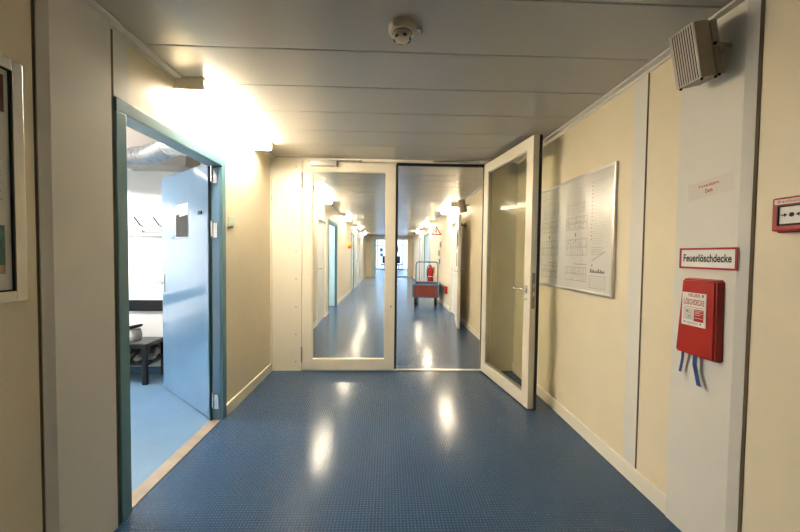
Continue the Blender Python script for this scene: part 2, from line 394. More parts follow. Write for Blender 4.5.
# ------------------------------------------------------------------ near left blue door
d1 = empty('door_1', (XL - 0.045, 2.79, 0), 'pale blue glossy door standing open into the changing room, in a teal steel frame', 'door', kind='structure')
fb = MB()
for (a, b) in ((1.735, 1.80), (2.795, 2.858)):
    fb.box(XL - T - 0.012, XL + 0.012, a, b, 0.0, 2.008, 0.004)
fb.box(XL - T - 0.012, XL + 0.012, 1.735, 2.858, 2.008, 2.072, 0.004)
fb.build('door_frame', M['teal'], d1)
tag(MB().box(XL - 0.084, XL - 0.070, 2.776, 2.796, 0.0, 2.0).build('seal', M['gasket'], d1), 'dark rubber seal in the hinge side of the frame')
tag(MB().box(XL - 0.064, XL - 0.006, 2.789, 2.797, 0.0, 2.006).build('jamb_lining', M['blue'], d1), 'pale blue lining of the frame')
leaf = MB().box(0.0, 1.055, 0.0, 0.042, 0.012, 2.035, 0.003).build('door_leaf', M['blue'], d1, local=True)
leaf.location = (-1.388 - (XL - 0.045), 2.782 - 2.79, 0)
ang = math.atan2(3.471 - 2.782, -2.187 + 1.388)
leaf.rotation_euler = (0, 0, ang)
# local x runs to the free edge; the face towards the viewer is y=+0.042?  -> check: rotate (0,1) by ang
def dl(mb, n, m, sm=False, lab=None):
    o = mb.build(n, m, leaf, local=True, smooth=sm)
    if lab: o['label'] = lab
    return o
# visible face: after rotation, +y local points to (-sin, cos): towards -X,-Y => the viewer's side, so shift leaf back
leaf.data.transform(Matrix.Translation((0, -0.042, 0)))
dl(MB().box(-0.003, 0.001, -0.042, 0.0, 0.012, 2.035), 'edge_strip', M['teal'], lab='teal hinge edge of the leaf')
dl(MB().box(0.415, 0.69, 0.0005, 0.002, 1.462, 1.755), 'notice', M['paper'], lab='white sheet with a dark photograph on its lower part')
ph = MB().box(0.418, 0.687, 0.002, 0.0028, 1.466, 1.635)
ph.add([(0.418, 0.0028, 1.635), (0.687, 0.0028, 1.635), (0.687, 0.0028, 1.66), (0.62, 0.0028, 1.672), (0.60, 0.0028, 1.645), (0.5, 0.0028, 1.65), (0.418, 0.0028, 1.655)], [[0, 1, 2, 3, 4, 5, 6]])
dl(ph, 'photograph', M['black'], lab='dark photograph of hanging clothes')
g = MB()
for (x, z, w, h_) in ((0.52, 1.56, 0.03, 0.11), (0.56, 1.54, 0.02, 0.12), (0.49, 1.53, 0.02, 0.09), (0.61, 1.56, 0.015, 0.09)):
    g.box(x - w / 2, x + w / 2, 0.0028, 0.0031, z - h_ / 2, z + h_ / 2)
dl(g, 'photograph_detail', M['dark'])
dl(MB().box(0.140, 0.205, 0.0005, 0.007, 1.640, 1.668, 0.003), 'name_plate', M['black'])
dl(MB().lathe([(0.014, 0), (0.012, 0.008), (0.004, 0.012)], (0.765, 0, 1.47), 'Y', 12), 'door_knob', M['cream_lt'], True, 'small pale round button')
dl(MB().box(0.985, 1.020, 0.0, 0.006, 0.95, 1.12, 0.002), 'handle_plate', M['alu'])
dl(MB().tube([(1.003, 0.0, 1.045), (1.003, 0.045, 1.045), (0.995, 0.053, 1.045), (0.88, 0.054, 1.042)], 0.009, 10), 'handle', M['chrome'], True)
dl(MB().tube([(1.003, -0.042, 1.045), (1.003, -0.09, 1.045), (0.995, -0.097, 1.045), (0.88, -0.098, 1.042)], 0.009, 10), 'handle', M['chrome'], True)
for z in (1.94, 1.52, 0.17):
    hg = MB().box(-0.004, -0.0025, -0.040, -0.002, z - 0.075, z + 0.075, 0.0)
    dl(hg, 'hinge_plate', M['steel'])
    h2 = MB().tube([(-1.368, 2.776, z - 0.06), (-1.368, 2.776, z + 0.06)], 0.009, 10).box(XL - 0.05, XL - 0.018, 2.776, 2.791, z - 0.07, z + 0.045, 0.002)
    h2.build('hinge', M['chrome'], d1, smooth=True)

# ------------------------------------------------------------------ changing room beyond the blue door
RX0, RX1, RY0, RY1, RH = -4.6, XL - T, 0.6, 3.9, 2.62
struct('floor_changing_room', MB().box(RX0, RX1 + 0.077, RY0, RY1, -0.08, -0.0005), M['rfloor'], 'pale blue smooth vinyl floor of the changing room', 'floor')
struct('ceiling_changing_room', MB().box(RX0, RX1, RY0, RY1, RH, RH + 0.06), M['white'], 'white ceiling above the ventilation duct', 'ceiling')
struct('wall_changing_room_far', MB().box(RX0, RX1, RY1, RY1 + 0.07, 0, RH), M['white'], 'white wall behind the bench and coat rail', 'wall')
struct('wall_changing_room_left', MB().box(RX0 - 0.07, RX0, RY0, RY1, 0, RH), M['white'], 'white side wall of the changing room', 'wall')
struct('wall_changing_room_near', MB().box(RX0, RX1, RY0 - 0.07, RY0, 0, RH), M['white'], 'white near wall of the changing room', 'wall')
struct('wall_changing_room_right', MB().box(RX1 + 0.0, RX1 + T, RY0, RY1, H + 0.05, RH + 0.06), M['white'], 'white strip of wall over the corridor side', 'wall')
struct('trim_18', MB().box(RX0, -2.04, 3.62, RY1, 2.20, RH, 0.004), M['beam'], 'beige grey beam under the changing room ceiling', 'beam')
struct('baseboard_changing_room', MB().box(RX0, RX1, RY1 - 0.012, RY1, 0, 0.075, 0.002), M['navy'], 'dark blue skirting behind the bench', 'baseboard')
# duct
pts = [(-4.3, 3.38, 2.20), (-2.6, 3.36, 2.205), (-2.27, 3.32, 2.205), (-2.09, 3.22, 2.205), (-1.93, 3.08, 2.205), (-1.75, 2.93, 2.20), (-1.60, 2.87, 2.185), (-1.42, 2.86, 2.15)]
def smooth_path(pts, n):
    out = []; V = [Vector(p) for p in pts]
    for i in range(len(V) - 1):
        p0 = V[max(i - 1, 0)]; p1 = V[i]; p2 = V[i + 1]; p3 = V[min(i + 2, len(V) - 1)]
        m = n if i > 0 else n * 4
        for k in range(m):
            t = k / m
            out.append(0.5 * ((2 * p1) + (p2 - p0) * t + (2 * p0 - 5 * p1 + 4 * p2 - p3) * t * t + (3 * p1 - p0 - 3 * p2 + p3) * t ** 3))
    return out + [V[-1]]
sp = smooth_path(pts, 10)
rad = []
for i, p in enumerate(sp):
    flex = -2.33 < p.x < -1.75
    if flex: rad.append(0.083 + (0.006 if i % 2 else -0.004))
    else: rad.append(0.083 + (0.004 if i % 8 == 0 else 0))
duct = empty('ventilation_duct', (-2.2, 3.3, 2.2), 'shiny foil ventilation duct bending under the changing room ceiling', 'duct')
MB().tube(sp, rad, 20).build('duct_pipe', M['galv'], duct, smooth=True)
for x in (-2.42, -2.30):
    MB().lathe([(0.088, -0.012), (0.091, 0), (0.088, 0.012)], (x, 3.345, 2.205), 'X', 20).build('clamp_ring', M['alu'], duct, smooth=True)
for x in (-2.55, -3.6):
    MB().tube([(x, 3.36, 2.28), (x, 3.36, RH)], 0.006, 6).build('hanger', M['steel'], duct)
dt = MB().lathe([(0.03, 0), (0.03, -0.02), (0.012, -0.03)], (-2.40, 3.345, 2.105), 'Z', 12)
tag(dt.build('valve', M['white'], duct, smooth=True), 'small white round valve under the duct')
# coat rail
cr = empty('coat_rail', (-3.0, RY1, 1.55), 'white wall board with black slanted coat hooks above the bench', 'coat rack')
MB().box(-4.4, -2.0, RY1 - 0.02, RY1, 1.50, 1.61, 0.003).build('board', M['white'], cr)
tag(MB().box(-4.4, -2.0, RY1 - 0.028, RY1 - 0.018, 1.535, 1.552).build('rail', M['alu'], cr), 'thin grey metal rail')
for k in range(9):
    x = -2.045 - 0.2 * k
    hk = MB().tube([(x, RY1 - 0.02, 1.605), (x - 0.01, RY1 - 0.05, 1.62), (x - 0.055, RY1 - 0.075, 1.705)], 0.007, 8)
    hk.tube([(x + 0.02, RY1 - 0.02, 1.55), (x + 0.02, RY1 - 0.05, 1.545), (x + 0.02, RY1 - 0.055, 1.565)], 0.005, 6)
    hk.build('coat_hook', M['black'], cr, smooth=True)
tag(MB().box(-4.4, -2.0, RY1 - 0.028, RY1 - 0.002, 0.69, 0.808, 0.004).build('wall_rail', M['bench']), 'wide black back board on the white wall above the bench', 'wall board')
# bench
bn = empty('bench', (-3.2, 3.7, 0), 'black framed changing room bench with grey top and lower shoe shelf', 'bench')
BX0, BX1, BY0, BY1 = -4.3, -2.40, 3.545, 3.86
bt = MB()
for i in range(3):
    w = (BY1 - BY0 - 0.03) / 3; bt.box(BX0, BX1 - 0.02, BY0 + 0.015 + i * w, BY0 + 0.009 + (i + 1) * w, 0.395, 0.413, 0.003)
bt.build('seat', M['benchtop'], bn)
MB().frame(BX0, BX1, 0, 1, 0, 0, 0) if False else None
sfm = MB().box(BX0, BX1, BY0 - 0.012, BY0 + 0.015, 0.372, 0.412, 0.003).box(BX0, BX1, BY1 - 0.015, BY1, 0.372, 0.412, 0.003).box(BX1 - 0.03, BX1, BY0, BY1, 0.372, 0.412, 0.003).box(BX0, BX0 + 0.03, BY0, BY1, 0.372, 0.412, 0.003)
sfm.build('seat_frame', M['bench'], bn)
for x in (BX0 + 0.02, -2.42):
    for yy in (BY0 + 0.012, BY1 - 0.012):
        MB().box(x - 0.022, x + 0.022, yy - 0.016, yy + 0.016, 0.0, 0.375, 0.003).build('leg', M['bench'], bn)
sh = MB().box(BX0, BX1 + 0.01, BY0, BY0 + 0.02, 0.195, 0.222, 0.002).box(BX0, BX1 + 0.01, BY1 - 0.03, BY1 - 0.01, 0.195, 0.222, 0.002)
for k in range(5): sh.box(BX0, BX1 - 0.01, BY0 + 0.04 + k * 0.05, BY0 + 0.055 + k * 0.05, 0.2, 0.214)
sh.box(BX1 - 0.02, BX1 + 0.01, BY0, BY1 - 0.01, 0.195, 0.222)
sh.build('shoe_shelf', M['bench'], bn)
# shoes
def make_shoe(loc, rz, body, label, group):
    r = empty('shoe', loc, label, 'shoe', group)
    def ring(x, hw, z0, z1, n=12):
        return [Vector((x, hw * math.cos(2 * PI * k / n), z0 + (z1 - z0) * (0.5 + 0.5 * math.sin(2 * PI * k / n)))) for k in range(n)]
    up = MB().loft([ring(-0.135, 0.02, 0.02, 0.06), ring(-0.125, 0.034, 0.012, 0.095), ring(-0.09, 0.04, 0.012, 0.115), ring(-0.04, 0.042, 0.012, 0.11),
                    ring(0.01, 0.043, 0.012, 0.088), ring(0.06, 0.047, 0.012, 0.066), ring(0.105, 0.043, 0.012, 0.05), ring(0.135, 0.025, 0.012, 0.036)])
    up.build('upper', body, r, local=True, smooth=True)
    def sring(x, hw, n=12): return [Vector((x, hw * math.cos(2 * PI * k / n), 0.009 + 0.009 * math.sin(2 * PI * k / n))) for k in range(n)]
    MB().loft([sring(-0.14, 0.02), sring(-0.125, 0.037), sring(-0.05, 0.04), sring(0.06, 0.05), sring(0.115, 0.042), sring(0.142, 0.02)]).build('sole', M['black'], r, local=True, smooth=True)
    lc = MB()
    for i in range(4): lc.tube([(-0.01 + i * 0.022, -0.025, 0.092 - i * 0.008), (-0.01 + i * 0.022, 0, 0.099 - i * 0.009), (-0.01 + i * 0.022, 0.025, 0.092 - i * 0.008)], 0.004, 6)
    lc.build('laces', M['black'], r, local=True)
    MB().lathe([(0.034, 0), (0.036, 0.008), (0.028, 0.014)], (-0.08, 0, 0.103), 'Z', 12).build('collar', M['black'], r, local=True, smooth=True)
    r.rotation_euler = (0, 0, rz); return r
make_shoe((-2.74, 3.69, 0.222), -1.45, M['shoe'], 'silver grey shoe furthest left on the shelf under the bench', 'shoes on the bench shelf')
make_shoe((-2.63, 3.68, 0.222), -1.7, M['shoe'], 'silver and black shoe on the shelf, second from the left', 'shoes on the bench shelf')
make_shoe((-2.53, 3.69, 0.222), -1.35, M['shoe'], 'silver and black shoe just left of the front bench leg', 'shoes on the bench shelf')
s4 = make_shoe((-2.58, 3.72, 0.413), 0, M['cloth'], 'x', 'x') if False else None
make_shoe((-2.445, 3.72, 0.222), -1.2, M['shoe'], 'silver grey shoe at right end of shelf, right of bench leg', 'shoes on the bench shelf')
bg = empty('bag', (-2.66, 3.69, 0.413), 'pale grey soft bag with a slanted black top standing on the bench', 'bag')
def bring(z, hx, hy, n=16):
    return [Vector((-2.66 + hx * (abs(math.cos(a)) ** 0.6) * (1 if math.cos(a) > 0 else -1), 3.69 + hy * (abs(math.sin(a)) ** 0.6) * (1 if math.sin(a) > 0 else -1), z)) for a in [2 * PI * k / n for k in range(n)]]
MB().loft([bring(0.413, 0.08, 0.055), bring(0.425, 0.10, 0.07), bring(0.47, 0.105, 0.072), bring(0.53, 0.095, 0.06)]).build('body', M['cloth'], bg, smooth=True)
MB().loft([[v + Vector((0, 0, (v.x + 2.66) * 0.22)) for v in q_] for q_ in (bring(0.532, 0.10, 0.05), bring(0.538, 0.115, 0.055), bring(0.556, 0.118, 0.055), bring(0.562, 0.10, 0.045))]).build('lid', M['black'], bg, smooth=True)
# lamp of the changing room
rl = empty('ceiling_lamp', (-3.6, 2.75, RH), 'cool white strip lamp on the changing room ceiling', 'lamp')
MB().box(-4.25, -2.95, 2.66, 2.84, RH - 0.28, RH - 0.25, 0.003).box(-4.0, -3.98, 2.74, 2.76, RH - 0.25, RH).box(-3.2, -3.18, 2.74, 2.76, RH - 0.25, RH).build('housing', M['white'], rl)
MB().box(-4.23, -2.97, 2.675, 2.825, RH - 0.325, RH - 0.28, 0.004).build('diffuser', M['roomlamp'], rl)

# unseen lamps added to brighten the side room and the far hall
for (x_, y_, z_, L_, lb) in ((-2.4, 8.2, H, 1.3, 'added strip lamp brightening the side room behind the aqua door'), (0.0, 24.0, 2.8, 5.0, 'added long strip lamp brightening the far hall')):
    ll = empty('ceiling_lamp', (x_, y_, z_), lb, 'lamp')
    MB().box(x_ - 0.09, x_ + 0.09, y_ - L_ / 2, y_ + L_ / 2, z_ - 0.03, z_, 0.003).build('housing', M['white'], ll)
    MB().box(x_ - 0.07, x_ + 0.07, y_ - L_ / 2 + 0.02, y_ + L_ / 2 - 0.02, z_ - 0.07, z_ - 0.03, 0.004).build('diffuser', M['filllamp'], ll)
# light switch
sw = empty('light_switch', (XL, 2.965, 1.585), 'small greenish white wall switch just right of the blue door', 'switch')
MB().box(XL, XL + 0.011, 2.918, 3.012, 1.545, 1.628, 0.003).build('plate', M['switch'], sw)
MB().box(XL + 0.011, XL + 0.017, 2.938, 2.992, 1.560, 1.613, 0.003).build('rocker', M['switch'], sw)

# ------------------------------------------------------------------ fluorescent lamps
def make_lamp(x, y0, side, label, L=1.28):
    r = empty('fluorescent_lamp', (x, y0, H), label, 'ceiling lamp', 'fluorescent lamps under the corridor ceiling')
    w = 0.172
    def X(a, b): return (a, b) if side > 0 else (-b, -a)
    MB().box(*X(0.0, w), 0.0, L, -0.012, 0.0, 0.001).build('housing', M['cream_lt'], r, local=True)
    for (a, b) in ((0, 0.022), (L - 0.022, L)):
        MB().box(*X(0.0, w), a, b, -0.073, -0.012, 0.002).lathe([(0.004, -0.0015), (0.004, 0.0)], (side * w / 2, a, -0.042), 'Y', 8).build('end_cap', M['cream_lt'], r, local=True)
    MB().box(*X(0.008, w - 0.006), 0.022, L - 0.022, -0.068, -0.012, 0.004).build('diffuser', M['lampface'], r, local=True)
    return r
lampL = make_lamp(XL + 0.002, 2.205, 1, 'nearest glowing strip lamp along left wall, above the blue door')
for k, lb in enumerate(['glowing strip lamp on left wall just beyond the closed glass door', 'third strip lamp on left, second beyond the glass', 'fourth strip lamp on left, over the orange beacon',
                        'fifth and farthest strip lamp on the left']):
    c = copy_tree(lampL); c.location.y = [5.85, 9.5, 13.15, 16.8][k]; c['label'] = lb
lampR = make_lamp(XR - 0.002, 7.3, -1, 'nearest strip lamp on the right, behind the small speaker beyond the doors')
for k, lb in enumerate(['second strip lamp on the right, above the blue cart', 'third and farthest strip lamp on the right']):
    c = copy_tree(lampR); c.location.y = [11.2, 14.9][k]; c['label'] = lb

# ------------------------------------------------------------------ smoke detector
sd = empty('smoke_detector', (0.055, 1.665, H), 'round ivory smoke detector on the near ceiling', 'smoke detector')
MB().lathe([(0.062, 0), (0.065, -0.006), (0.066, -0.026), (0.060, -0.036), (0.045, -0.038)], (0.055, 1.665, H), 'Z', 32).build('base', M['ivory'], sd, smooth=True)
MB().lathe([(0.046, -0.037), (0.046, -0.040)], (0.055, 1.665, H), 'Z', 28).build('gap_ring', M['seam'], sd)
hd = MB().lathe([(0.043, -0.039), (0.044, -0.048), (0.041, -0.058), (0.030, -0.068), (0.010, -0.071)], (0.055, 1.665, H), 'Z', 28).build('sensor_head', M['ivory'], sd, smooth=True)
for a in (0.6, 1.7, 2.8, 3.9, 5.0, 6.1):
    MB().box(-0.009, 0.009, -0.004, 0.004, -0.006, 0.006, 0.001, Matrix.Translation((0.055 + 0.037 * math.cos(a), 1.665 + 0.037 * math.sin(a), H - 0.060)) @ Matrix.Rotation(a + PI / 2, 4, 'Z')).build('sensor_slot', M['seam'], hd)
MB().tube([(0.125, 1.665, H - 0.012), (0.142, 1.665, H - 0.02)], 0.006, 8).tube([(0.142, 1.665, H), (0.145, 1.665, H - 0.030)], 0.007, 8).build('indicator', M['chrome'], sd, smooth=True)

# ------------------------------------------------------------------ loudspeakers
def make_speaker(loc, label):
    r = empty('loudspeaker', loc, label, 'loudspeaker', 'wall loudspeakers')
    w, h, d = 0.118, 0.232, 0.108
    body = MB().box(-d / 2, d / 2 - 0.041, -w / 2, w / 2, -h / 2, h / 2, 0.002)  .box(d / 2 - 0.032, d / 2, -w / 2 + 0.002, w / 2 - 0.002, -h / 2 + 0.002, h / 2 - 0.002, 0.002)
    body.build('cabinet', M['spk'], r, local=True)
    MB().box(d / 2 - 0.042, d / 2 - 0.031, -w / 2 + 0.008, w / 2 - 0.008, -h / 2 + 0.008, h / 2 - 0.008).build('joint', M['black'], r, local=True)
    MB().box(-d / 2 - 0.002, -d / 2 + 0.001, -w / 2 + 0.004, w / 2 - 0.004, -h / 2 + 0.004, h / 2 - 0.004).build('grille_back', M['black'], r, local=True)
    g = MB().frame(-w / 2, w / 2, -h / 2, h / 2, 0.004, -d / 2 - 0.007, -d / 2 - 0.001, 'Y')
    n = 10
    for k in range(n):
        y = -w / 2 + 0.009 + k * (w - 0.018) / (n - 1)
        g.box(-d / 2 - 0.006, -d / 2 - 0.003, y - 0.0020, y + 0.0020, -h / 2 + 0.004, h / 2 - 0.004)
    g.build('grille', M['spkw'], r, local=True)
    for (x, y, z) in ((-d / 2 + 0.004, -w / 2 + 0.01, -h / 2), (-d / 2 + 0.004, w / 2 - 0.01, -h / 2), (0.02, -w / 2 + 0.012, -h / 2), (0.028, -w / 2 + 0.003, -h / 2 + 0.004)):
        MB().lathe([(0.0055, 0), (0.0055, -0.008), (0.002, -0.010)], (x, y, z), 'Z', 8).build('screw', M['black'], r, local=True)
    r.rotation_euler = Matrix.Rotation(0.071, 3, 'Z').to_4x4().to_3x3().__matmul__(Matrix.Rotation(-0.216, 3, 'Y')).to_euler()
    return r
spk = make_speaker((1.349, 1.529, 2.229), 'beige loudspeaker with slotted grille on the grey-white column panel')
br = MB().box(0.000, 0.105, -0.070, -0.066, -0.009, 0.009, 0.001, ).box(0.026, 0.105, 0.066, 0.070, -0.010, 0.010, 0.001).box(0.098, 0.104, -0.070, 0.070, -0.012, 0.012)
b = br.build('bracket', M['spk'], spk, local=True)
b.rotation_euler = Matrix.Rotation(-0.216, 3, 'Y').inverted().to_euler(); b.location = (0, 0, 0.01)
MB().lathe([(0.006, -0.008), (0.007, -0.004), (0.007, 0.0)], (0.010, -0.070, 0.0), 'Y', 10).build('bolt', M['black'], b, local=True)
s2 = copy_tree(spk); s2.location = (1.349, 6.40, 2.232); s2['label'] = 'small loudspeaker far on right wall, seen through the open doorway'

# ------------------------------------------------------------------ red things on the right column
CX = XR - 0.016
sg = empty('fire_blanket_sign', (CX, 1.545, 1.333), 'white sign with dark red border reading Feuerlöschdecke', 'sign')
MB().box(CX - 0.003, CX, 1.401, 1.688, 1.285, 1.383, 0.001).build('plate', M['paper'], sg)
sx = CX - 0.0034
MB().frame(1.401, 1.688, 1.285, 1.383, 0.009, sx - 0.0003, sx, 'Y').build('border', M['signred'], sg)
text_mesh('lettering', 'Feuerlöschdecke', M['type'], sg, (sx - 0.0006, 1.545, 1.336), (0, -1, 0), (0, 0, 1), 0.036, 0.240, bold=0.022)
# sticker
st = empty('clear_sticker', (CX, 1.548, 1.655), 'transparent adhesive label with two lines of small red print above the sign', 'sticker')
ux = Vector((0, -1, 0.085)).normalized(); uz = Vector((0, 0.085, 1)).normalized()
c0 = Vector((CX - 0.0008, 1.548, 1.655))
mb = MB(); q = [c0 + ux * a * 0.108 + uz * b * 0.039 for a, b in ((-1, -1), (1, -1), (1, 1), (-1, 1))]
mb.add(q + [v + Vector((0.0008, 0, 0)) for v in q], [[0, 1, 2, 3], [7, 6, 5, 4], [0, 4, 5, 1], [1, 5, 6, 2], [2, 6, 7, 3], [3, 7, 4, 0]]); mb.build('film', M['sticker'], st)
text_mesh('lettering', 'Feuermeldungen', M['signred'], st, c0 + Vector((-0.0005, 0, 0)) + uz * 0.012, ux, uz, 0.019, 0.100, bold=0.03)
text_mesh('lettering', 'Darin', M['signred'], st, c0 + Vector((-0.0005, 0, 0)) + ux * 0.0 - uz * 0.012, ux, uz, 0.018, 0.036, bold=0.03)

# fire blanket box
fbx = empty('fire_blanket_box', (CX, 1.56, 0.88), 'red wall box with white label reading Löschdecke and hanging blue straps', 'fire blanket box')
bf = 1.412
bm_ = MB()
def brect(x, ya, yb, za, zb): return [(x, ya, za), (x, yb, za), (x, yb, zb), (x, ya, zb)]
v0 = [(CX, 1.448, 0.882), (CX, 1.668, 0.882), (CX, 1.640, 1.242), (CX, 1.454, 1.242)]
v1 = [(bf, 1.456, 0.886), (bf, 1.660, 0.886), (bf + 0.002, 1.634, 1.236), (bf + 0.002, 1.462, 1.236)]
bmm = bmesh.new(); vv = [bmm.verts.new(p) for p in v0 + v1]
for f in ([0, 1, 2, 3], [7, 6, 5, 4], [0, 4, 5, 1], [1, 5, 6, 2], [2, 6, 7, 3], [3, 7, 4, 0]): bmm.faces.new([vv[i] for i in f])
bmesh.ops.bevel(bmm, geom=[e for e in bmm.edges if any(v.co.x < CX - 0.01 for v in e.verts)], offset=0.007, segments=3, affect='EDGES')
bmm.verts.index_update(); bm_.add([v.co.copy() for v in bmm.verts], [[v.index for v in f.verts] for f in bmm.faces]); bmm.free()
bm_.build('box', M['red'], fbx, smooth=True)
lx = bf - 0.0002
LA, LB, LZa, LZb = 1.500, 1.626, 1.022, 1.175
lab = MB().box(lx - 0.0012, lx + 0.001, LA, LB, LZa, LZb).build('label_sheet', M['paper'], fbx)
lab['label'] = 'white printed label'
lx2 = lx - 0.0016
rd = MB().box(lx2 - 0.0002, lx2 + 0.0002, LA + 0.012, LB - 0.012, 1.107, 1.109)
rd.box(lx2 - 0.0002, lx2 + 0.0002, LA + 0.010, LA + 0.060, 1.045, 1.100)
rd.build('red_block', M['signred'], lab)
MB().box(lx2 - 0.0002, lx2 + 0.0002, LB - 0.062, LB - 0.010, 1.048, 1.102).build('picture', M['inkf'] if False else M['plan'], lab)
dk = MB()
for (ya, za, w_, h_) in ((1.600, 1.092, 0.010, 0.008), (1.585, 1.085, 0.006, 0.004), (1.592, 1.068, 0.014, 0.003), (1.595, 1.06, 0.02, 0.002)):
    dk.box(lx2 - 0.0005, lx2 - 0.0003, ya - w_, ya, za - h_, za)
for ya in (1.612, 1.528): dk.box(lx2 - 0.0005, lx2 - 0.0003, ya - 0.008, ya, 1.032, 1.040)
dk.box(lx2 - 0.0005, lx2 - 0.0003, 1.512, 1.521, 1.158, 1.170)
for i in range(3): dk.box(lx2 - 0.0005, lx2 - 0.0003, 1.535, 1.598, 1.030 + i * 0.004, 1.0312 + i * 0.004)
dk.build('printed_symbols', M['ink'], lab)
wl = MB()
for i, z in enumerate((1.094, 1.088, 1.082, 1.074, 1.060)): wl.box(lx2 - 0.0006, lx2 - 0.0003, LA + 0.014 + (0.012 if i % 2 else 0), LA + 0.056, z, z + 0.0016)
wl.build('white_lines', M['paper'], lab)
text_mesh('lettering', 'FEUER', M['signred'], lab, (lx2 - 0.0003, 1.560, 1.163), (0, -1, 0), (0, 0, 1), 0.014, 0.062, bold=0.015)
text_mesh('lettering', 'LÖSCHDECKE', M['signred'], lab, (lx2 - 0.0003, 1.562, 1.135), (0, -1, 0), (0, 0, 1), 0.032, 0.108, bold=0.018)
def strap(name, pts, w):
    mb = MB(); P_ = [Vector(p) for p in pts]; V = []
    for i, p in enumerate(P_):
        ww = w
        for dy, dx in ((-ww / 2, -0.001), (ww / 2, -0.001), (ww / 2, 0.001), (-ww / 2, 0.001)): V.append(p + Vector((dx, dy, 0)))
    F = []
    for i in range(len(P_) - 1):
        for k in range(4): F.append([i * 4 + k, i * 4 + (k + 1) % 4, (i + 1) * 4 + (k + 1) % 4, (i + 1) * 4 + k])
    F.append([0, 1, 2, 3]); F.append([(len(P_) - 1) * 4 + k for k in range(4)])
    mb.add(V, F); return mb.build(name, M['strap'], fbx)
strap('strap', [(1.425, 1.628, 0.895), (1.423, 1.626, 0.855), (1.428, 1.636, 0.825), (1.424, 1.639, 0.785)], 0.014)
strap('strap', [(1.425, 1.560, 0.895), (1.420, 1.556, 0.845), (1.428, 1.556, 0.810), (1.420, 1.530, 0.752)], 0.022)

# manual call point
cp = empty('manual_call_point', (XR, 1.185, 1.42), 'red manual fire alarm call point on the near right wall', 'fire alarm')
MB().box(XR - 0.022, XR, 1.123, 1.257, 1.432, 1.562, 0.005).build('backplate', M['red'], cp)
MB().box(XR - 0.050, XR - 0.020, 1.128, 1.252, 1.437, 1.557, 0.006).build('cover', M['red'], cp)
tag(MB().box(XR - 0.0515, XR - 0.0495, 1.137, 1.243, 1.533, 1.551).build('text_strip', M['spkw'], cp), 'pale printed strip')
tag(MB().box(XR - 0.0515, XR - 0.0495, 1.145, 1.227, 1.460, 1.524).build('glass_plate', M['paper'], cp), 'white break-glass plate')
MB().frame(1.141, 1.231, 1.456, 1.528, 0.006, XR - 0.056, XR - 0.050, 'Y').build('frame', M['black'], cp)
ar = MB().lathe([(0.008, 0), (0.008, -0.0008)], (XR - 0.0517, 1.186, 1.493), 'X', 16)
for s_ in (1, -1):
    ar.add([(XR - 0.0525, 1.186 + s_ * 0.012, 1.493), (XR - 0.0525, 1.186 + s_ * 0.024, 1.500), (XR - 0.0525, 1.186 + s_ * 0.024, 1.486)], [[0, 1, 2]])
    ar.box(XR - 0.0527, XR - 0.0520, 1.186 + (0.024 if s_ > 0 else -0.034), 1.186 + (0.034 if s_ > 0 else -0.024), 1.491, 1.495)
ar.build('press_symbol', M['black'], cp)
text_mesh('lettering', 'Brandmelder', M['signred'], cp, (XR - 0.0518, 1.190, 1.542), (0, -1, 0), (0, 0, 1), 0.010, 0.085, bold=0.01)

# ------------------------------------------------------------------ plan board on the right wall
def lines_rect(mb, x, ya, yb, za, zb, t=0.0024):
    for (a, b, c, d) in ((ya, yb, za, za + t), (ya, yb, zb - t, zb), (ya, ya + t, za, zb), (yb - t, yb, za, zb)):
        mb.box(x - 0.0003, x, a, b, c, d)
def floorplan(mb, x, ya, yb, za, zb, n, dense=1.0):
    lines_rect(mb, x, ya, yb, za, zb)
    zm = (za + zb) / 2
    mb.box(x - 0.0003, x, ya, yb, zm - 0.005, zm - 0.003); mb.box(x - 0.0003, x, ya, yb, zm + 0.005, zm + 0.007)
    for k in range(1, n):
        y_ = ya + (yb - ya) * k / n + random.uniform(-0.006, 0.006)
        if random.random() < 0.85: mb.box(x - 0.0003, x, y_, y_ + 0.0026, zm + 0.006, zb)
        if random.random() < 0.85: mb.box(x - 0.0003, x, y_ + 0.008, y_ + 0.0096, za, zm - 0.005)
    for k in range(int(n * 3 * dense)):
        y_ = random.uniform(ya + 0.01, yb - 0.02); z_ = random.uniform(za + 0.005, zb - 0.008)
        mb.box(x - 0.0003, x, y_, y_ + random.uniform(0.004, 0.014), z_, z_ + random.uniform(0.002, 0.006))
pb = empty('plan_board', (XR, 2.79, 1.5), 'wide silver framed board of building floor plans on right wall', 'plan board')
PY0, PY1, PZ0, PZ1 = 2.205, 3.345, 1.066, 1.948
MB().frame(PY0, PY1, PZ0, PZ1, 0.020, XR - 0.020, XR, 'Y').build('frame', M['alu'], pb)
MB().box(XR - 0.012, XR - 0.001, PY0 + 0.018, PY1 - 0.018, PZ0 + 0.018, PZ1 - 0.018).build('plan_sheet', M['plan'], pb)
px_ = XR - 0.0125
dr = MB()
# columns as read: the viewer's right column is near (low y)
for (a, b, n) in ((2.52, 2.82, 8), (2.96, 3.26, 6)):
    for (za, zb, dn) in ((1.150, 1.255, 1.0), (1.345, 1.470, 1.0), (1.545, 1.640, 1.4)):
        fp = MB(); floorplan(fp, px_, a, b, za, zb, n, dn)
        if za == 1.150:
            for k in range(9): fp.box(px_ - 0.0003, px_, a + 0.02 * k, a + 0.02 * k + 0.012, 1.275, 1.281)
        if za == 1.545: fp.box(px_ - 0.0003, px_, (a + b) / 2, (a + b) / 2 + 0.014, 1.487, 1.518)
        fp.build('floor_plan_drawing', M['ink'], pb)
for k in range(16):
    z = 1.86 - k * 0.027
    dr.box(px_ - 0.0003, px_, 2.455, 2.468, z, z + 0.007)
for k in range(5): dr.box(px_ - 0.0003, px_, 2.32 + random.uniform(0, .02), 2.46, 1.40 - k * 0.013, 1.402 - k * 0.013)
